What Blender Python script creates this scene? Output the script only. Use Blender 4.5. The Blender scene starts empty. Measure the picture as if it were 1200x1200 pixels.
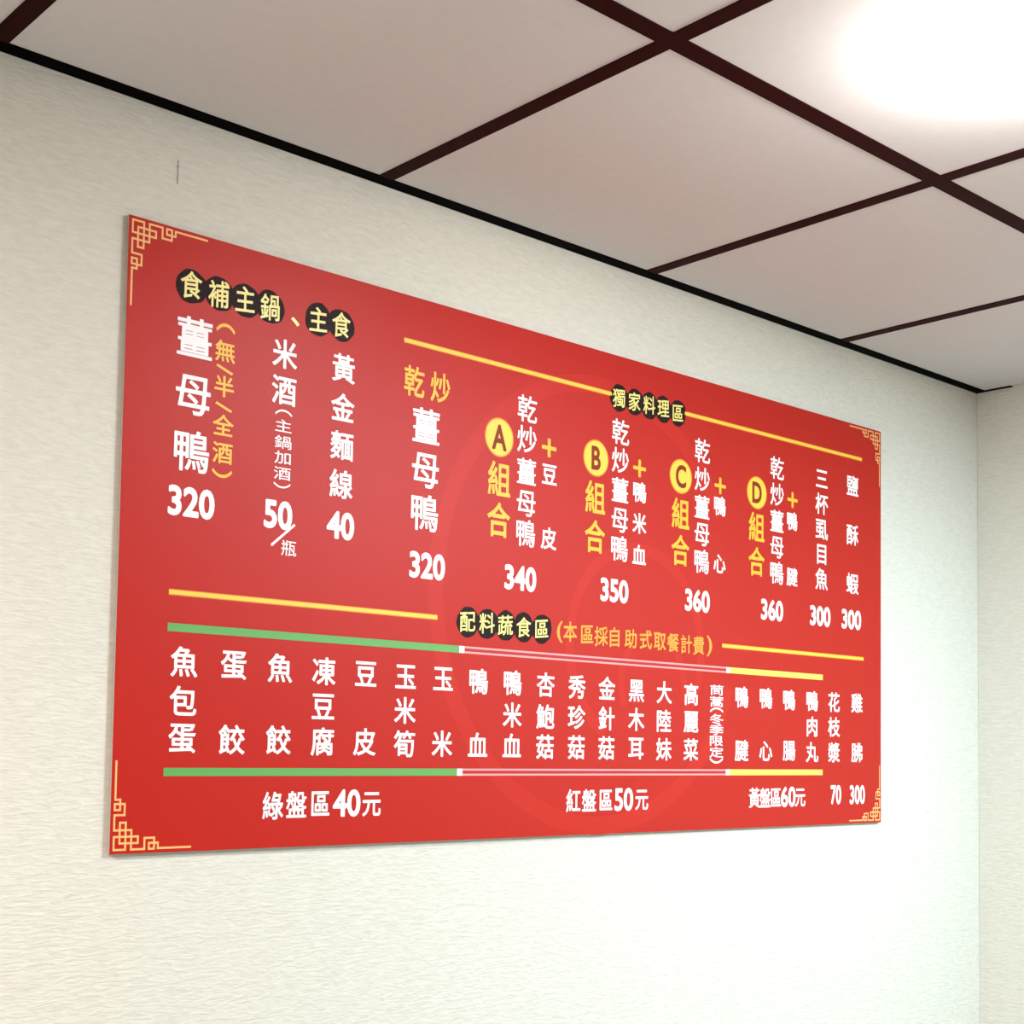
import bpy, bmesh, math, random
import numpy as np
from mathutils import Matrix, Vector

S = bpy.context.scene
COL = S.collection

# ------------------------------------------------------------------ camera
# room axes: back wall is y = 0, right wall is x = 0, ceiling grid face is z = 0 (floor z = -2.4)
CAM = (-3.02163, -1.57124, -0.82815)
PITCH, ROLL, YAW = 0.0570427, -0.0195687, -0.6908865
cy_, sy_ = math.cos(YAW), math.sin(YAW)
cp_, sp_ = math.cos(PITCH), math.sin(PITCH)
cr_, sr_ = math.cos(ROLL), math.sin(ROLL)
RM = (Matrix(((cy_, -sy_, 0), (sy_, cy_, 0), (0, 0, 1)))
      @ Matrix(((1, 0, 0), (0, cp_, -sp_), (0, sp_, cp_)))
      @ Matrix(((cr_, 0, sr_), (0, 1, 0), (-sr_, 0, cr_))))
rt, fw, up = RM.col[0], RM.col[1], RM.col[2]
cam_data = bpy.data.cameras.new('camera')
cam = bpy.data.objects.new('camera', cam_data)
COL.objects.link(cam)
cam.matrix_world = Matrix(((rt.x, up.x, -fw.x, CAM[0]),
                           (rt.y, up.y, -fw.y, CAM[1]),
                           (rt.z, up.z, -fw.z, CAM[2]),
                           (0, 0, 0, 1)))
cam_data.sensor_fit = 'HORIZONTAL'
cam_data.sensor_width = 36.0
cam_data.lens = 36.0 * 1608.159 / 1200.0
cam_data.shift_x = (600 - 466.77) / 1200.0
cam_data.shift_y = (775.93 - 600) / 1200.0
cam_data.clip_start = 0.02
S.camera = cam

# ------------------------------------------------------------------ world, lights, exposure
w = bpy.data.worlds.new('world')
S.world = w
w.use_nodes = True
w.node_tree.nodes['Background'].inputs['Color'].default_value = (1.0, 1.0, 1.0, 1)
w.node_tree.nodes['Background'].inputs['Strength'].default_value = 0.06
S.view_settings.view_transform = 'Standard'
S.view_settings.look = 'None'
S.view_settings.gamma = 1.0
S.view_settings.use_curve_mapping = False
S.view_settings.exposure = 0.30


def area(name, loc, size, power, color, shape='DISK', aim=None):
    l = bpy.data.lights.new(name, 'AREA')
    l.shape = shape
    l.size = size
    l.energy = power
    l.color = color
    o = bpy.data.objects.new(name, l)
    COL.objects.link(o)
    o.location = loc
    if aim is not None:
        d = Vector(aim) - Vector(loc)
        o.rotation_euler = d.to_track_quat('-Z', 'Y').to_euler()
    return o


# added unseen lights at ceiling height that brighten the back wall, facing straight down
area('fill_near_left', (-3.883, -0.856, -0.012), 0.2, 76, (1.0, 0.89, 0.82))
area('fill_front_right', (-0.62, -1.456, -0.012), 0.2, 54, (0.66, 0.88, 1.0))

LAMP_GLOW, LAMP_R, LAMP_H, LAMP_POWER, LAMP_COLOR = 46.0, 0.11, 0.085, 1, (0.95, 1.0, 0.98)
SCUFF = (-2.1195, -0.079)


# ------------------------------------------------------------------ helpers
def srgb(r, g, b):
    f = lambda c: (c / 255 / 12.92) if c / 255 <= 0.04045 else ((c / 255 + 0.055) / 1.055) ** 2.4
    return (f(r), f(g), f(b), 1)


def mat(name, col, rough=0.5, spec=0.5, metal=0.0, coat=0.0):
    m = bpy.data.materials.new(name)
    m.use_nodes = True
    b = m.node_tree.nodes['Principled BSDF']
    b.inputs['Base Color'].default_value = col
    b.inputs['Roughness'].default_value = rough
    b.inputs['Specular IOR Level'].default_value = spec
    b.inputs['Metallic'].default_value = metal
    b.inputs['Coat Weight'].default_value = coat
    b.inputs['Coat Roughness'].default_value = 0.25
    return m


def mottle(m, scale, amount, bump=0.0, stretch=(1, 1, 1), detail=4, dist=0.002):
    """small procedural variation of a surface's own colour and relief"""
    nt = m.node_tree
    b = nt.nodes['Principled BSDF']
    base = tuple(b.inputs['Base Color'].default_value)
    tc = nt.nodes.new('ShaderNodeTexCoord')
    mp = nt.nodes.new('ShaderNodeMapping')
    mp.inputs['Scale'].default_value = stretch
    nz = nt.nodes.new('ShaderNodeTexNoise')
    nz.inputs['Scale'].default_value = scale
    nz.inputs['Detail'].default_value = detail
    rp = nt.nodes.new('ShaderNodeValToRGB')
    rp.color_ramp.elements[0].position = 0.3
    rp.color_ramp.elements[1].position = 0.7
    rp.color_ramp.elements[0].color = tuple(c * (1 - amount) for c in base[:3]) + (1,)
    rp.color_ramp.elements[1].color = tuple(min(1, c * (1 + amount)) for c in base[:3]) + (1,)
    L = nt.links
    L.new(tc.outputs['Object'], mp.inputs['Vector'])
    L.new(mp.outputs['Vector'], nz.inputs['Vector'])
    L.new(nz.outputs['Fac'], rp.inputs['Fac'])
    L.new(rp.outputs['Color'], b.inputs['Base Color'])
    if bump:
        bp = nt.nodes.new('ShaderNodeBump')
        bp.inputs['Strength'].default_value = bump
        bp.inputs['Distance'].default_value = dist
        L.new(nz.outputs['Fac'], bp.inputs['Height'])
        L.new(bp.outputs['Normal'], b.inputs['Normal'])
    return m


def link_mesh(name, bm, m, parent=None, label=None):
    me = bpy.data.meshes.new(name)
    bmesh.ops.remove_doubles(bm, verts=bm.verts, dist=1e-6)
    bm.to_mesh(me)
    bm.free()
    me.materials.append(m)
    o = bpy.data.objects.new(name, me)
    COL.objects.link(o)
    if parent is not None:
        o.parent = parent
    if label:
        o['label'] = label
    return o


def box(bm, x0, x1, y0, y1, z0, z1):
    vs = [bm.verts.new((x, y, z)) for x in (x0, x1) for y in (y0, y1) for z in (z0, z1)]
    for f in ((0, 1, 3, 2), (4, 6, 7, 5), (0, 4, 5, 1), (2, 3, 7, 6), (0, 2, 6, 4), (1, 5, 7, 3)):
        bm.faces.new([vs[i] for i in f])
    bmesh.ops.recalc_face_normals(bm, faces=bm.faces)


def box_obj(name, dims, m, parent=None, label=None, bevel=0.0):
    bm = bmesh.new()
    box(bm, *dims)
    if bevel:
        bmesh.ops.bevel(bm, geom=list(bm.edges), offset=bevel, segments=2, affect='EDGES', profile=0.5)
    return link_mesh(name, bm, m, parent, label)


def lathe(name, prof, m, parent=None, n=64, label=None, smooth=True):
    bm = bmesh.new()
    rings = []
    for r, z in prof:
        if r < 1e-6:
            rings.append([bm.verts.new((0, 0, z))])
        else:
            rings.append([bm.verts.new((r * math.cos(2 * math.pi * k / n), r * math.sin(2 * math.pi * k / n), z)) for k in range(n)])
    for a, b in zip(rings, rings[1:]):
        for k in range(n):
            k2 = (k + 1) % n
            if len(a) == 1:
                bm.faces.new((a[0], b[k], b[k2]))
            elif len(b) == 1:
                bm.faces.new((a[k], b[0], a[k2]))
            else:
                bm.faces.new((a[k], b[k], b[k2], a[k2]))
    bmesh.ops.recalc_face_normals(bm, faces=bm.faces)
    for f in bm.faces:
        f.smooth = smooth
    return link_mesh(name, bm, m, parent, label)


# ------------------------------------------------------------------ materials
M = {}
M['wall'] = None
wm = mat('cream_wallpaper', srgb(226, 220, 208), 0.85, 0.2)
nt = wm.node_tree
b = nt.nodes['Principled BSDF']
tc = nt.nodes.new('ShaderNodeTexCoord')
mp = nt.nodes.new('ShaderNodeMapping')
mp.inputs['Scale'].default_value = (38, 38, 180)
nz = nt.nodes.new('ShaderNodeTexNoise')
nz.inputs['Scale'].default_value = 1.0
nz.inputs['Detail'].default_value = 2.5
nz.inputs['Distortion'].default_value = 0.9
nz.inputs['Roughness'].default_value = 0.55
mp2 = nt.nodes.new('ShaderNodeMapping')
mp2.inputs['Scale'].default_value = (12, 12, 55)
nz2 = nt.nodes.new('ShaderNodeTexNoise')
nz2.inputs['Detail'].default_value = 2.0
mx = nt.nodes.new('ShaderNodeMath')
mx.operation = 'MULTIPLY_ADD'
mx.inputs[1].default_value = 0.5
rp = nt.nodes.new('ShaderNodeValToRGB')
rp.color_ramp.elements[0].position = 0.50
rp.color_ramp.elements[0].color = srgb(217, 212, 199)
rp.color_ramp.elements[1].position = 0.95
rp.color_ramp.elements[1].color = srgb(228, 224, 212)
bp = nt.nodes.new('ShaderNodeBump')
bp.inputs['Strength'].default_value = 0.72
bp.inputs['Distance'].default_value = 0.0017
for a_, c_ in ((tc.outputs['Object'], mp.inputs['Vector']), (tc.outputs['Object'], mp2.inputs['Vector']),
               (mp.outputs['Vector'], nz.inputs['Vector']), (mp2.outputs['Vector'], nz2.inputs['Vector']),
               (nz2.outputs['Fac'], mx.inputs[0]), (nz.outputs['Fac'], mx.inputs[2]),
               (mx.outputs[0], rp.inputs['Fac']), (rp.outputs['Color'], b.inputs['Base Color']),
               (mx.outputs[0], bp.inputs['Height']), (bp.outputs['Normal'], b.inputs['Normal'])):
    nt.links.new(a_, c_)
M['wall'] = wm
M['tile'] = mottle(mat('pale_ceiling_tile', srgb(208, 205, 203), 0.9, 0.15), 60, 0.015, 0.06)
M['tee'] = mat('dark_brown_grid_bar', srgb(40, 3, 3), 0.6, 0.05)
M['angle'] = mat('black_wall_angle', srgb(2, 2, 2), 0.7, 0.02)
M['floor'] = mottle(mat('red_brown_floor_tile', srgb(178, 166, 158), 0.5), 3, 0.06)
M['red'] = mat('red_printed_panel', srgb(187, 30, 15), 0.45, 0.22)
M['ghost'] = mat('paler_red_print', srgb(194, 36, 21), 0.45, 0.22)
M['edge'] = mottle(mat('grey_board_edge', srgb(172, 168, 158), 0.6), 40, 0.05)
M['white'] = mat('white_print', srgb(250, 244, 244), 0.45, 0.4)
M['yellow'] = mat('yellow_print', srgb(250, 202, 66), 0.45, 0.4)
M['orange'] = mat('amber_print', srgb(249, 184, 46), 0.45, 0.4)
M['note'] = mat('orange_print', srgb(244, 160, 52), 0.45, 0.4)
M['gold'] = mat('pale_gold_print', srgb(246, 226, 130), 0.4, 0.5)
M['badge'] = mat('dark_brown_print', srgb(34, 8, 9), 0.55, 0.15)
M['letter'] = mat('brown_print', srgb(138, 46, 6), 0.5, 0.2)
M['rim'] = mat('deep_orange_print', srgb(228, 130, 30), 0.45, 0.4)
M['orn'] = mat('peach_gold_print', srgb(250, 186, 116), 0.45, 0.4)
M['green'] = mat('green_print', srgb(98, 166, 84), 0.45, 0.4)
M['pink'] = mat('pale_pink_print', srgb(240, 158, 152), 0.45, 0.4)
M['deepred'] = mat('deep_red_print', srgb(186, 14, 28), 0.45, 0.4)
M['lemon'] = mat('lemon_print', srgb(253, 226, 96), 0.45, 0.4)
M['scratch'] = mat('grey_scuff', srgb(172, 162, 150), 0.9)
lm = bpy.data.materials.new('glowing_diffuser')
lm.use_nodes = True
lb = lm.node_tree.nodes['Principled BSDF']
lb.inputs['Base Color'].default_value = (0.9, 0.9, 0.9, 1)
lb.inputs['Emission Color'].default_value = (1.0, 0.98, 0.97, 1)
lb.inputs['Emission Strength'].default_value = LAMP_GLOW
M['diffuser'] = lm

# ------------------------------------------------------------------ room shell
ROOM_X, ROOM_Y, FLOOR = -4.9, -4.3, -2.4


def struct(o):
    o['kind'] = 'structure'
    return o


wall = struct(box_obj('wall_back', (ROOM_X - 0.1, 0.1, 0, 0.1, FLOOR, 0.12), M['wall']))
struct(box_obj('wall_right', (0, 0.1, ROOM_Y, -0.0005, FLOOR, 0.12), M['wall']))
struct(box_obj('floor', (ROOM_X - 0.1, 0.1, ROOM_Y - 0.1, 0.1, FLOOR - 0.1, FLOOR), M['floor']))
# a short vertical scuff in the wallpaper above the menu board
bm = bmesh.new()
box(bm, -0.0007, 0.0007, -0.0006, 0.0004, -0.016, 0.016)
box(bm, -0.003, 0.003, -0.0005, 0.0004, 0.007, 0.008)
sc = link_mesh('wallpaper_scuff', bm, M['scratch'], wall, 'thin vertical grey scuff')
sc.location = (SCUFF[0], 0, SCUFF[1])

# ceiling: suspended grid of 60 cm cells
ceil = bpy.data.objects.new('ceiling', None)
COL.objects.link(ceil)
ceil['kind'] = 'structure'
X0, D1, CELL, TEE = 0.5831, 0.5558, 0.6, 0.0261
xl_ = [0.0] + [-X0 - CELL * k for k in range(8)]          # runners at right angles to the back wall
yl_ = [0.0] + [-D1 - CELL * k for k in range(7)]
xl_[-1], yl_[-1] = ROOM_X, ROOM_Y
xl_ = [x for x in xl_ if x >= ROOM_X]
for i in range(len(xl_) - 1):
    for j in range(len(yl_) - 1):
        xa, xb, ya, yb = xl_[i + 1], xl_[i], yl_[j + 1], yl_[j]
        g = 0.004
        box_obj('ceiling_tile', (xa + g, xb - g, ya + g, yb - g, 0.0016, 0.0136), M['tile'], ceil)
h = TEE / 2
for x in xl_[1:-1]:
    bm = bmesh.new()
    box(bm, x - h, x + h, ROOM_Y, -0.0237, 0.0, 0.0015)
    box(bm, x - 0.0015, x + 0.0015, ROOM_Y, -0.002, 0.0015, 0.035)
    link_mesh('grid_bar', bm, M['tee'], ceil)
for y in yl_[1:-1]:
    for a, c in zip(xl_[1:], xl_):
        bm = bmesh.new()
        e0 = h if a != xl_[-1] else 0
        e1 = h if c != 0 else 0.012
        box(bm, a + e0, c - e1, y - h, y + h, 0.0, 0.0015)
        box(bm, a + 0.002, c - 0.002, y - 0.0015, y + 0.0015, 0.0015, 0.035)
        link_mesh('cross_bar', bm, M['tee'], ceil)
bm = bmesh.new()
box(bm, ROOM_X, 0.0, -0.0237, 0.0, -0.0002, 0.0015)
box(bm, ROOM_X, 0.0, -0.0015, 0.0, 0.0015, 0.03)
struct(link_mesh('trim_1', bm, M['angle']))
bm = bmesh.new()
box(bm, -0.010, 0.0, -0.085, -0.0237, -0.0002, 0.0015)
struct(link_mesh('trim_2', bm, M['angle']))

# ------------------------------------------------------------------ ceiling lamp
LX, LY = -1.483, -0.856
lamp = lathe('ceiling_lamp', [(LAMP_R, 0.0)] + [(LAMP_R * math.cos(t * math.pi / 24), -0.004 - LAMP_H * math.sin(t * math.pi / 24)) for t in range(0, 13)], M['diffuser'])
lamp.location = (LX, LY, 0.0016)
lamp['label'] = 'round white glowing ceiling lamp in the ceiling tile above the menu board'
lamp['category'] = 'lamp'
area('ceiling_lamp_light', (LX, LY, -0.012 - LAMP_H), 2 * LAMP_R * 0.9, LAMP_POWER, LAMP_COLOR)

# ------------------------------------------------------------------ menu board
BX, BZ, TH = -2.19233, -0.15765, 0.007
UW, UH, K = 1767.4, 817.8, 1.0032           # the artwork's width and height in its own units, and metres per 1000 units
BW, BH = UW * K / 1000, UH * K / 1000
board = bpy.data.objects.new('menu_board', None)
COL.objects.link(board)
board.location = (BX, 0, BZ)
board['label'] = 'large red wall menu board with white and yellow Chinese dish names and prices'
board['category'] = 'sign'


def bpt(u, v, lift):                       # millimetres on the board face -> local metres
    return (u * K / 1000.0, -TH - lift, -v * K / 1000.0)


bm = bmesh.new()
box(bm, 0, BW, -TH + 0.0012, -0.0008, -BH, 0)
link_mesh('backing_panel', bm, M['edge'], board, 'grey edge of the board')
bm = bmesh.new()
box(bm, 0, BW, -TH, -TH + 0.0012, -BH, 0)
link_mesh('printed_panel', bm, M['red'], board)

LIFT = [0.0002, 0.0005, 0.0008]


def flat(name, polys, m, parent=board, lift=0.0002, label=None):
    """filled flat print from outlines given in board millimetres"""
    bm = bmesh.new()
    for p in polys:
        f = bm.faces.new([bm.verts.new(bpt(u, v, lift)) for u, v in p])
        f.normal_update()
        if f.normal.y > 0:
            f.normal_flip()
    return link_mesh(name, bm, m, parent, label)


def rect(u0, u1, v0, v1):
    return [(u0, v0), (u1, v0), (u1, v1), (u0, v1)]


def stroke(pts, wd, closed=False):
    """rectangular pieces along an axis-aligned path"""
    out = []
    q = pts + [pts[0]] if closed else pts
    for (a, b_), (c, d) in zip(q, q[1:]):
        out.append(rect(min(a, c) - wd / 2, max(a, c) + wd / 2, min(b_, d) - wd / 2, max(b_, d) + wd / 2))
    return out


def union(rects):
    """cells covered by any of the rectangles, so that crossings never overlap"""
    us = sorted({round(p[0], 4) for r in rects for p in r})
    vs = sorted({round(p[1], 4) for r in rects for p in r})
    ext = [(min(p[0] for p in r), max(p[0] for p in r), min(p[1] for p in r), max(p[1] for p in r)) for r in rects]
    return [rect(a, b_, c, d) for a, b_ in zip(us, us[1:]) for c, d in zip(vs, vs[1:])
            if any(e[0] < (a + b_) / 2 < e[1] and e[2] < (c + d) / 2 < e[3] for e in ext)]


def ell(u, v, ru, rv, n=48, wob=0.0, seed=0):
    rd = random.Random(seed)
    ph = [rd.uniform(0, 6.28) for _ in range(4)]
    P = []
    for k in range(n):
        t = 2 * math.pi * k / n
        s = 1 + wob * (math.sin(2 * t + ph[0]) + .6 * math.sin(3 * t + ph[1]) + .5 * math.sin(5 * t + ph[2]) + .35 * math.sin(9 * t + ph[3]))
        P.append((u + ru * s * math.cos(t), v + rv * s * math.sin(t)))
    return P


FONT = bpy.data.curves.new('type', 'FONT')
FONT.resolution_u = 4
FOB = bpy.data.objects.new('type', FONT)
COL.objects.link(FOB)
GL = {}
STEP = 1 / 80.0


def outline(s):
    """thin filled glyph: its triangles and its boundary edges"""
    FONT.body = s
    dg = bpy.context.evaluated_depsgraph_get()
    dg.update()
    me = bpy.data.meshes.new_from_object(FOB.evaluated_get(dg))
    me.calc_loop_triangles()
    v = np.array([(p.co.x, p.co.y) for p in me.vertices])
    tri = np.array([tuple(t.vertices) for t in me.loop_triangles])
    cnt = {}
    for p in me.polygons:
        for e in p.edge_keys:
            cnt[e] = cnt.get(e, 0) + 1
    key = [tuple(np.round(q, 6)) for q in v]
    pair = {}
    for (i, j), n in cnt.items():
        k = tuple(sorted((key[i], key[j])))
        pair[k] = pair.get(k, 0) + n
    ed = np.array([(a, c) for (a, c), n in pair.items() if n == 1])
    bpy.data.meshes.remove(me)
    return v, tri, ed


def glyph(s, off):
    """glyph thickened by off (em): filled marching squares over its distance field"""
    if (s, off) in GL:
        return GL[s, off]
    v, tri, ed = outline(s)
    lo, hi = v.min(0), v.max(0)
    c = (lo + hi) / 2
    pad = off + 2 * STEP
    gx = np.arange(lo[0] - pad, hi[0] + pad + STEP, STEP)
    gy = np.arange(lo[1] - pad, hi[1] + pad + STEP, STEP)
    X, Y = np.meshgrid(gx, gy, indexing='ij')
    P = np.stack([X.ravel(), Y.ravel()], 1)
    d2 = np.full(len(P), 1e9)
    for p, q in ed:
        e = q - p
        t = np.clip(((P - p) @ e) / max(1e-12, e @ e), 0, 1)
        r = P - p - t[:, None] * e
        d2 = np.minimum(d2, (r * r).sum(1))
    ins = np.zeros(len(P), bool)
    for i, j, k in tri:
        A, B, C = v[i], v[j], v[k]
        bb = (P[:, 0] >= min(A[0], B[0], C[0])) & (P[:, 0] <= max(A[0], B[0], C[0])) & (P[:, 1] >= min(A[1], B[1], C[1])) & (P[:, 1] <= max(A[1], B[1], C[1]))
        Q = P[bb]
        f = lambda a, b_: (b_[0] - a[0]) * (Q[:, 1] - a[1]) - (b_[1] - a[1]) * (Q[:, 0] - a[0])
        w1, w2, w3 = f(A, B), f(B, C), f(C, A)
        ins[bb] |= ((w1 >= 0) & (w2 >= 0) & (w3 >= 0)) | ((w1 <= 0) & (w2 <= 0) & (w3 <= 0))
    F = (off + np.where(ins, 1, -1) * np.sqrt(d2)).reshape(X.shape)
    F[np.abs(F) < 1e-6] = 1e-6
    vid, V, FA = {}, [], []

    def corner(i, j):
        if (i, j) not in vid:
            vid[i, j] = len(V)
            V.append((gx[i] - c[0], gy[j] - c[1]))
        return vid[i, j]

    def cross(a, b_):
        k = (a, b_) if a < b_ else (b_, a)
        if k not in vid:
            fa, fb = F[k[0]], F[k[1]]
            t = fa / (fa - fb)
            vid[k] = len(V)
            V.append((gx[k[0][0]] + t * (gx[k[1][0]] - gx[k[0][0]]) - c[0], gy[k[0][1]] + t * (gy[k[1][1]] - gy[k[0][1]]) - c[1]))
        return vid[k]

    pos = F > 0
    anyc = pos[:-1, :-1] | pos[1:, :-1] | pos[1:, 1:] | pos[:-1, 1:]
    for i, j in np.argwhere(anyc):
        cs = ((i, j), (i + 1, j), (i + 1, j + 1), (i, j + 1))
        cs = tuple((int(x), int(y)) for x, y in cs)
        sg = [pos[q] for q in cs]
        if all(sg):
            FA.append([corner(*q) for q in cs])
            continue
        if sg in ([True, False, True, False], [False, True, False, True]) :
            for n in range(4):
                if sg[n]:
                    FA.append([corner(*cs[n]), cross(cs[n], cs[(n + 1) % 4]), cross(cs[n], cs[n - 1])])
            continue
        poly = []
        for n in range(4):
            a, b_ = cs[n], cs[(n + 1) % 4]
            if sg[n]:
                poly.append(corner(*a))
            if sg[n] != sg[(n + 1) % 4]:
                poly.append(cross(a, b_))
        FA.append(poly)
    GL[s, off] = (V, FA)
    return GL[s, off]


def lettering(name, items, m, off, lift=0.0005, parent=board, label=None, shrink=0.965, shear=0.0):
    V, FA = [], []
    for s, u, v, sx, sy in items:
        n = len(V)
        if s == '＼':
            a, h_ = 12.5, 4.7
            V += [bpt(u - a - 1.2, v - h_ + 1.5, lift), bpt(u + a - 1.2, v + h_ + 1.5, lift), bpt(u + a + 1.2, v + h_ - 1.5, lift), bpt(u - a + 1.2, v - h_ - 1.5, lift)]
            FA.append([n, n + 1, n + 2, n + 3])
            continue
        vs, fs = glyph(s, off)
        V += [bpt(u + x * sx * shrink, v - y * sy * shrink - shear * x * sx, lift) for x, y in vs]
        FA += [[n + i for i in f] for f in fs]
    me = bpy.data.meshes.new(name)
    me.from_pydata(V, [], FA)
    me.update()
    me.materials.append(m)
    o = bpy.data.objects.new(name, me)
    COL.objects.link(o)
    o.parent = parent
    if label:
        o['label'] = label
    return o


# faint paler emblem rings behind the lettering
def ring(u, v, r, wd, t0, t1, n=90):
    out = []
    for k in range(n):
        a, c = math.radians(t0 + (t1 - t0) * k / n), math.radians(t0 + (t1 - t0) * (k + 1) / n)
        out.append([(u + (r + e * wd / 2) * math.cos(t), v + (r + e * wd / 2) * math.sin(t)) for t, e in ((a, -1), (c, -1), (c, 1), (a, 1))])
    return out


for n, rg in enumerate(((905, 432, 372, 30, 20, 330), (1000, 500, 172, 20, 120, 400), (1040, 560, 84, 16, 150, 380))):
    flat('emblem_ring', ring(*rg), M['ghost'], lift=0.00006 * (n + 1), label='faint paler red ring')

# corner ornaments: interlaced square knot with two arms
s1, s2, s3, s4, s5, s6, s7, s8, s9 = 8, 16.3, 24.5, 34, 43.5, 50, 57.5, 63, 111
K1 = [(0, 0), (0, s2), (s4, s2), (s4, s1), (s1, s1), (s1, s4), (s2, s4), (s2, 0)]
K2 = [(s9, 0.5), (s8, 0.5), (s8, 7.5), (s6, 7.5), (s6, 0), (s7, 0), (s7, 14), (s5, 14), (s5, 0), (s3, 0), (s3, s3),
      (0, s3), (0, s5), (14, s5), (14, s7), (0, s7), (0, s6), (7.5, s6), (7.5, s8), (0.5, s8), (0.5, s9)]
for fu, fv in ((0, 0), (1, 0), (0, 1), (1, 1)):
    tr = lambda p: ((5 + p[0]) if not fu else UW - 5 - p[0], (5.2 + p[1]) if not fv else UH - 5.2 - p[1])
    flat('corner_ornament', union(stroke([tr(p) for p in K1], 2.7, True) + stroke([tr(p) for p in K2], 2.7)), M['orn'], label='peach gold knot ornament')

# ruled lines and colour bars
for u0, u1, v in ((461.4, 925, 69.6), (1120, 1696, 69.8), (73.2, 537.5, 481.2), (1233, 1702.5, 482.6)):
    bm_p = [rect(u0, u1, v - 4.1, v + 4.1)]
    ln = flat('divider_line', bm_p, M['rim'], lift=0.0002, label='golden yellow rule')
    flat('line_core', [rect(u0 + .6, u1 - .6, v - 2.9, v + 2.7)], M['yellow'], parent=ln, lift=0.0004)
for v in (526.9, 714.8):
    flat('colour_bar', [rect(73.2, 583, v - 5.4, v + 5.4)], M['green'], label='green bar')
    rb = flat('colour_bar', [rect(594, 1246.5, v - 5.4, v - 2.4), rect(594, 1246.5, v + 2.4, v + 5.4)], M['pink'], label='red bar outlined in pale pink')
    flat('bar_core', [rect(594, 1246.5, v - 2.4, v + 2.4)], M['deepred'], parent=rb)
    flat('bar_end', [rect(583, 594, v - 5.4, v + 5.4)], M['white'], parent=rb)
    yb = flat('colour_bar', [rect(1257, 1556, v - 5.4, v + 5.4)], M['lemon'], label='yellow bar')
    flat('bar_end', [rect(1246.5, 1257, v - 5.4, v + 5.4)], M['white'], parent=yb)
flat('slash', [[(230.2, 402.2), (269.0, 369.4), (271.2, 372.2), (232.4, 405.0)]], M['white'], lift=0.0005)

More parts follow.
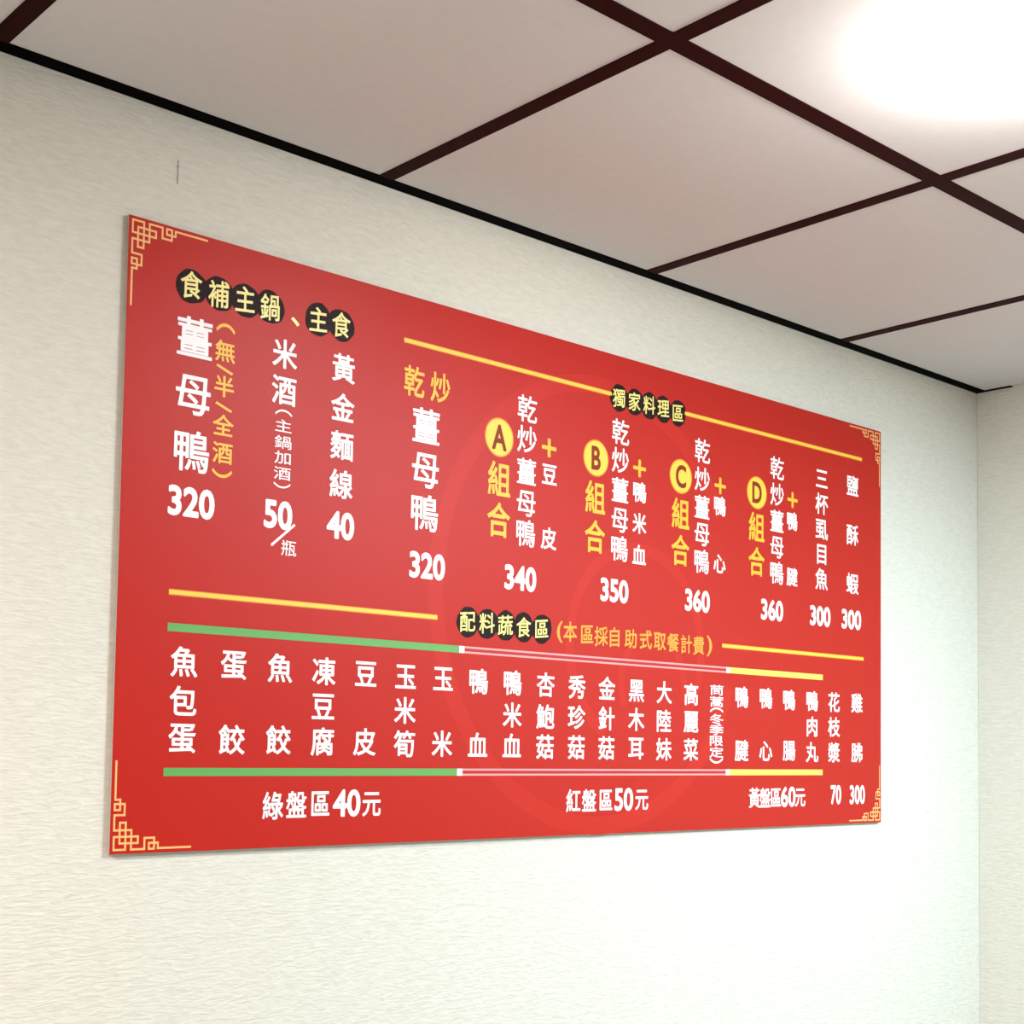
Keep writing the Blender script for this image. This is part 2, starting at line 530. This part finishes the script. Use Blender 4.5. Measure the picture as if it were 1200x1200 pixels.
# lettering: (key, style, colour, [(characters, u, v, width scale, height scale) in millimetres])
TEXT = [
    ('d1', 'big', 'w', [('薑', 101.4, 140.2, 60.5, 60.5), ('母', 101.4, 218, 60.5, 60.5), ('鴨', 101.4, 292.6, 60.5, 60.5)]),
    ('p1', 'price', 'w', [('320', 103.4, 360.6, 51.7, 56.5)]),
    ('n1', 'note', 'y', [('︵', 149, 117.6, 31.3, 44), ('無', 149, 149.4, 34.2, 31.5), ('＼', 149, 174.3, 30.8, 12), ('半', 149, 197.4, 34.2, 31.5), ('＼', 149, 225.5, 32.2, 14.8), ('全', 149, 250, 34.2, 31.5), ('酒', 149, 287.9, 34.2, 31.5), ('︶', 149, 315.9, 33.5, 40.2)]),
    ('d2', 'mid', 'w', [('米', 246.5, 134.1, 44.4, 44.6), ('酒', 246.5, 185.4, 44.4, 44.6)]),
    ('n2', 'sub', 'w', [('︵', 246.8, 216.5, 31, 31.7), ('主', 246.8, 235.1, 31.5, 20), ('鍋', 246.8, 258.1, 31.5, 20), ('加', 246.8, 279.7, 31.5, 20), ('酒', 246.8, 301.9, 31.5, 20), ('︶', 246.8, 318.8, 30.9, 28.9)]),
    ('p2', 'price', 'w', [('50', 241.7, 360.2, 51.7, 56.5)]),
    ('q2', 'sub2', 'w', [('瓶', 260.8, 404.8, 28.3, 24.5)]),
    ('d3', 'mid', 'w', [('黃', 349.4, 134.5, 44.4, 44.6), ('金', 349.4, 191.3, 44.4, 44.6), ('麵', 349.4, 247.1, 44.4, 44.6), ('線', 349.4, 303, 44.4, 44.6)]),
    ('p3', 'price', 'w', [('40', 350, 362.8, 51.7, 56.5)]),
    ('n4', 'fry', 'o', [('乾', 482.9, 128.9, 43.2, 50.4), ('炒', 535.1, 129.5, 43.2, 50.4)]),
    ('d4', 'big', 'w', [('薑', 508, 192.6, 60.5, 60.5), ('母', 508, 261.1, 60.5, 60.5), ('鴨', 508, 325, 60.5, 60.5)]),
    ('p4', 'price', 'w', [('320', 515.4, 405, 51.7, 56.5)]),
    ('gA', 'combo', 'o', [('組', 661.9, 252.1, 53, 60), ('合', 661.9, 317.3, 53, 60)]),
    ('dA', 'set', 'w', [('乾', 722.4, 130, 48, 48), ('炒', 722.4, 179.8, 48, 48), ('薑', 722.4, 231.8, 48, 48), ('母', 722.4, 284.2, 48, 48), ('鴨', 722.4, 332, 48, 48)]),
    ('uA', 'plus', 'o', [('＋', 773.4, 185.9, 42.4, 38.8)]),
    ('aA', 'add', 'w', [('豆', 775, 229.7, 38.5, 39), ('皮', 775, 334.9, 38.5, 39)]),
    ('pA', 'price', 'w', [('340', 712.3, 405.8, 51.7, 56.5)]),
    ('gB', 'combo', 'o', [('組', 885.9, 252.5, 53, 60), ('合', 885.9, 319.2, 53, 60)]),
    ('dB', 'set', 'w', [('乾', 948.1, 131.7, 48, 48), ('炒', 948.1, 181.1, 48, 48), ('薑', 948.1, 232.1, 48, 48), ('母', 948.1, 284.5, 48, 48), ('鴨', 948.1, 333, 48, 48)]),
    ('uB', 'plus', 'o', [('＋', 998.3, 187.6, 42.4, 38.8)]),
    ('aB', 'add', 'w', [('鴨', 999.3, 229.3, 38.5, 39), ('米', 999.3, 284, 38.5, 39), ('血', 999.3, 338.4, 38.5, 39)]),
    ('pB', 'price', 'w', [('350', 936.8, 406.6, 51.7, 56.5)]),
    ('gC', 'combo', 'o', [('組', 1110.9, 252.8, 53, 60), ('合', 1110.9, 319.1, 53, 60)]),
    ('dC', 'set', 'w', [('乾', 1171.8, 130.9, 48, 48), ('炒', 1171.8, 183, 48, 48), ('薑', 1171.8, 233.6, 48, 48), ('母', 1171.8, 284.3, 48, 48), ('鴨', 1171.8, 333.2, 48, 48)]),
    ('uC', 'plus', 'o', [('＋', 1224.4, 188, 42.4, 38.8)]),
    ('aC', 'add', 'w', [('鴨', 1223.8, 225.6, 38.5, 39), ('心', 1223.8, 332.6, 38.5, 39)]),
    ('pC', 'price', 'w', [('360', 1160.5, 406.1, 51.7, 56.5)]),
    ('gD', 'combo', 'o', [('組', 1336.4, 251.1, 53, 60), ('合', 1336.4, 317.2, 53, 60)]),
    ('dD', 'set', 'w', [('乾', 1400.9, 129.9, 48, 48), ('炒', 1400.9, 181.3, 48, 48), ('薑', 1400.9, 232.5, 48, 48), ('母', 1400.9, 283.7, 48, 48), ('鴨', 1400.9, 332.7, 48, 48)]),
    ('uD', 'plus', 'o', [('＋', 1451.6, 185.2, 42.4, 38.8)]),
    ('aD', 'add', 'w', [('鴨', 1450.8, 227, 38.5, 39), ('腱', 1450.8, 336, 38.5, 39)]),
    ('pD', 'price', 'w', [('360', 1386.5, 406, 51.7, 56.5)]),
    ('d5', 'set2', 'w', [('三', 1550.9, 130, 46.5, 46.3), ('杯', 1550.9, 180.5, 46.5, 46.3), ('虱', 1550.9, 232, 46.5, 46.3), ('目', 1550.9, 282, 46.5, 46.3), ('魚', 1550.9, 331.2, 46.5, 46.3)]),
    ('p5', 'price', 'w', [('300', 1546.8, 405.7, 51.7, 56.5)]),
    ('d6', 'set2', 'w', [('鹽', 1660.7, 128.8, 46.5, 46.3), ('酥', 1660.7, 230.7, 46.5, 46.3), ('蝦', 1660.7, 330.7, 46.5, 46.3)]),
    ('p6', 'price', 'w', [('300', 1657.3, 404.7, 51.7, 56.5)]),
    ('l1', 'low', 'w', [('魚', 99.2, 571.1, 44, 42.7), ('包', 99.2, 622.1, 44, 42.7), ('蛋', 99.2, 671.1, 44, 42.7)]),
    ('l2', 'low', 'w', [('蛋', 175.7, 571.8, 44, 42.7), ('餃', 175.7, 671.5, 44, 42.7)]),
    ('l3', 'low', 'w', [('魚', 251.3, 571.9, 44, 42.7), ('餃', 251.3, 670.8, 44, 42.7)]),
    ('l4', 'low', 'w', [('凍', 326.4, 572.7, 44, 42.7), ('豆', 326.4, 622.7, 44, 42.7), ('腐', 326.4, 672, 44, 42.7)]),
    ('l5', 'low', 'w', [('豆', 401.8, 573.1, 44, 42.7), ('皮', 401.8, 671.3, 44, 42.7)]),
    ('l6', 'low', 'w', [('玉', 477, 573.8, 44, 42.7), ('米', 477, 623.7, 44, 42.7), ('筍', 477, 673, 44, 42.7)]),
    ('l7', 'low', 'w', [('玉', 551.2, 573.7, 44, 42.7), ('米', 551.2, 671.9, 44, 42.7)]),
    ('l8', 'low', 'w', [('鴨', 624.7, 574.3, 44, 42.7), ('血', 624.7, 672.3, 44, 42.7)]),
    ('l9', 'low', 'w', [('鴨', 698.4, 573.5, 44, 42.7), ('米', 698.4, 624.5, 44, 42.7), ('血', 698.4, 672.5, 44, 42.7)]),
    ('l10', 'low', 'w', [('杏', 772.9, 573.4, 44, 42.7), ('鮑', 772.9, 625.2, 44, 42.7), ('菇', 772.9, 673.7, 44, 42.7)]),
    ('l11', 'low', 'w', [('秀', 846.6, 574.2, 44, 42.7), ('珍', 846.6, 624, 44, 42.7), ('菇', 846.6, 673.7, 44, 42.7)]),
    ('l12', 'low', 'w', [('金', 920.2, 573.3, 44, 42.7), ('針', 920.2, 624.4, 44, 42.7), ('菇', 920.2, 674.1, 44, 42.7)]),
    ('l13', 'low', 'w', [('黑', 995.9, 575, 44, 42.7), ('木', 995.9, 624, 44, 42.7), ('耳', 995.9, 674.2, 44, 42.7)]),
    ('l14', 'low', 'w', [('大', 1069.8, 574.8, 44, 42.7), ('陸', 1069.8, 624.9, 44, 42.7), ('妹', 1069.8, 674.5, 44, 42.7)]),
    ('l15', 'low', 'w', [('高', 1144.6, 575.6, 44, 42.7), ('麗', 1144.6, 625, 44, 42.7), ('菜', 1144.6, 674.3, 44, 42.7)]),
    ('l16', 'tiny', 'w', [('茼', 1218, 565.2, 44.5, 20.9), ('蒿', 1218, 586.3, 44.5, 20.9), ('︵', 1218, 601.2, 42, 34), ('冬', 1218, 618.1, 44.5, 20.9), ('季', 1218, 637.8, 44.5, 20.9), ('限', 1218, 658, 44.5, 20.9), ('定', 1218, 678.4, 44.5, 20.9), ('︶', 1218, 693.6, 41.9, 39)]),
    ('l17', 'low', 'w', [('鴨', 1293.2, 575.2, 44, 42.7), ('腱', 1293.2, 674.5, 44, 42.7)]),
    ('l18', 'low', 'w', [('鴨', 1368, 574.8, 44, 42.7), ('心', 1368, 674.5, 44, 42.7)]),
    ('l19', 'low', 'w', [('鴨', 1442.7, 575.4, 44, 42.7), ('腸', 1442.7, 673.6, 44, 42.7)]),
    ('l20', 'low', 'w', [('鴨', 1519.5, 575, 44, 42.7), ('肉', 1519.5, 625.2, 44, 42.7), ('丸', 1519.5, 675.3, 44, 42.7)]),
    ('l21', 'low', 'w', [('花', 1595.1, 574.9, 44, 42.7), ('枝', 1595.1, 624.4, 44, 42.7), ('漿', 1595.1, 675.2, 44, 42.7)]),
    ('l22', 'low', 'w', [('雞', 1677.1, 573.9, 44, 42.7), ('胇', 1677.1, 674.6, 44, 42.7)]),
    ('p21', 'price2', 'w', [('70', 1602.2, 759.2, 40.6, 54.8)]),
    ('p22', 'price2', 'w', [('300', 1679, 760, 40.6, 54.8)]),
    ('c1', 'zone', 'w', [('綠', 245, 760.7, 37, 41.2), ('盤', 284.1, 759.4, 37, 41.2), ('區', 325.5, 758.8, 37, 41.2), ('元', 417.3, 761.1, 37, 41.2)]),
    ('c1n', 'zonen', 'w', [('40', 372, 758.9, 52.6, 55.7)]),
    ('c2', 'zone', 'w', [('紅', 841.2, 761.2, 37, 41.2), ('盤', 879, 761.3, 37, 41.2), ('區', 920.8, 761.3, 37, 41.2), ('元', 1012.2, 762.4, 37, 41.2)]),
    ('c2n', 'zonen', 'w', [('50', 965.9, 760.9, 52.6, 55.7)]),
    ('c3', 'zone', 'w', [('黃', 1333.1, 762.4, 37, 41.2), ('盤', 1366.4, 762.5, 37, 41.2), ('區', 1400.9, 762.4, 37, 41.2), ('元', 1480.1, 763.7, 37, 41.2)]),
    ('c3n', 'zonen', 'w', [('60', 1440.8, 761.7, 52.6, 55.7)]),
    ('h1', 'head1', 'g', [('食', 93.8, 70.8, 35.9, 40.8), ('補', 136.4, 73.8, 35.9, 40.8), ('主', 178.6, 71.3, 35.9, 40.8), ('鍋', 219.5, 73.5, 35.9, 40.8), ('、', 262.4, 84.8, 48.9, 44.2), ('主', 302.3, 72.8, 35.9, 40.8), ('食', 343.2, 72.1, 35.9, 40.8)]),
    ('h2', 'head2', 'g', [('獨', 942.6, 73.5, 35.2, 36), ('家', 983.3, 72.5, 35.2, 36), ('料', 1022.3, 72, 35.2, 36), ('理', 1060.6, 71.4, 35.2, 36), ('區', 1100.8, 73, 35.2, 36)]),
    ('h3', 'head3', 'g', [('配', 599.3, 483.5, 36.1, 35.5), ('料', 640.2, 482.6, 36.1, 35.5), ('蔬', 680.1, 483.3, 36.1, 35.5), ('食', 720.9, 483.5, 36.1, 35.5), ('區', 762, 483.3, 36.1, 35.5)]),
    ('h3n', 'head3n', 'n', [('(', 803.9, 485.7, 50.8, 38.6), ('本', 828.7, 483.6, 35.3, 36.1), ('區', 869.9, 485.4, 35.3, 36.1), ('採', 904.3, 486.3, 35.3, 36.1), ('自', 938.1, 485.8, 35.3, 36.1), ('助', 979.3, 485.9, 35.3, 36.1), ('式', 1019.2, 485.2, 35.3, 36.1), ('取', 1056.8, 485.8, 35.3, 36.1), ('餐', 1093, 485.6, 35.3, 36.1), ('計', 1130, 486.2, 35.3, 36.1), ('費', 1164.6, 486.7, 35.3, 36.1), (')', 1195.5, 485.6, 59.4, 41)]),
]
BOLD = {'big': 0.014, 'price': 0.035, 'price2': 0.03, 'zonen': 0.028, 'note': 0.018, 'mid': 0.02, 'sub': 0.008, 'sub2': 0.006,
        'fry': 0.018, 'combo': 0.02, 'set': 0.012, 'plus': 0.05, 'add': 0.02, 'set2': 0.017, 'low': 0.019, 'tiny': 0.012, 'zone': 0.018,
        'head1': 0.014, 'head2': 0.014, 'head3': 0.014, 'head3n': 0.016}
NAME = {'big': 'dish_name', 'mid': 'dish_name', 'set': 'dish_name', 'set2': 'dish_name', 'low': 'dish_name', 'tiny': 'dish_name',
        'price': 'dish_price', 'price2': 'dish_price', 'zonen': 'zone_price', 'note': 'dish_note', 'sub': 'dish_note', 'sub2': 'price_unit',
        'fry': 'dish_prefix', 'combo': 'combo_name', 'plus': 'plus_mark', 'add': 'extra_ingredient', 'zone': 'zone_name', 'head3n': 'heading_note'}
INK = {'w': 'white', 'y': 'orange', 'o': 'orange', 'n': 'note'}
INKLABEL = {'w': None, 'y': 'yellow vertical note', 'o': 'amber yellow lettering', 'n': 'orange bracketed note'}
HEADR = {'head1': (23.5, 23.5), 'head2': (23, 23.5), 'head3': (23, 23.5)}
for key, style, ink, items in TEXT:
    if style in HEADR:
        ru, rv = HEADR[style]
        cv = sum(i[2] for i in items if i[0] != '、') / sum(1 for i in items if i[0] != '、')
        hd = bpy.data.objects.new('section_heading', None)
        COL.objects.link(hd)
        hd.parent = board
        for n, i in enumerate(items):
            if i[0] != '、':
                flat('heading_dot', [ell(i[1] + 0.5, cv + 0.5, ru, rv, 64, 0.03, n * 7 + len(items))], M['badge'], hd, 0.0003 + 0.0001 * (n % 2), 'dark brown brush-edged dot')
        lettering('heading_lettering', items, M['gold'], BOLD[style], 0.0007, hd, 'pale gold lettering', 0.95, 0.10)
    else:
        if style == 'zone':
            lettering('price_unit', items[3:], M[INK[ink]], BOLD[style])
            items = items[:3]
        lettering(NAME[style], items, M[INK[ink]], BOLD[style], label=INKLABEL[ink],
                  shrink=0.965 if style not in ('price', 'price2', 'zonen') else 0.93, shear=0.06 if style == 'head3n' else 0.0)
for ch, u in (('A', 661), ('B', 886.8), ('C', 1111), ('D', 1336.8)):
    bd = flat('combo_badge', [ell(u, 186, 31.5, 31.5)], M['rim'], lift=0.0002, label='round yellow badge')
    flat('badge_disc', [ell(u, 186, 29.3, 29.3)], M['yellow'], parent=bd, lift=0.0004)
    lettering('badge_letter', [(ch, u, 186, 45, 57)], M['letter'], 0.03, 0.0006, bd, 'brown letter')
bpy.data.objects.remove(FOB)
bpy.data.curves.remove(FONT)
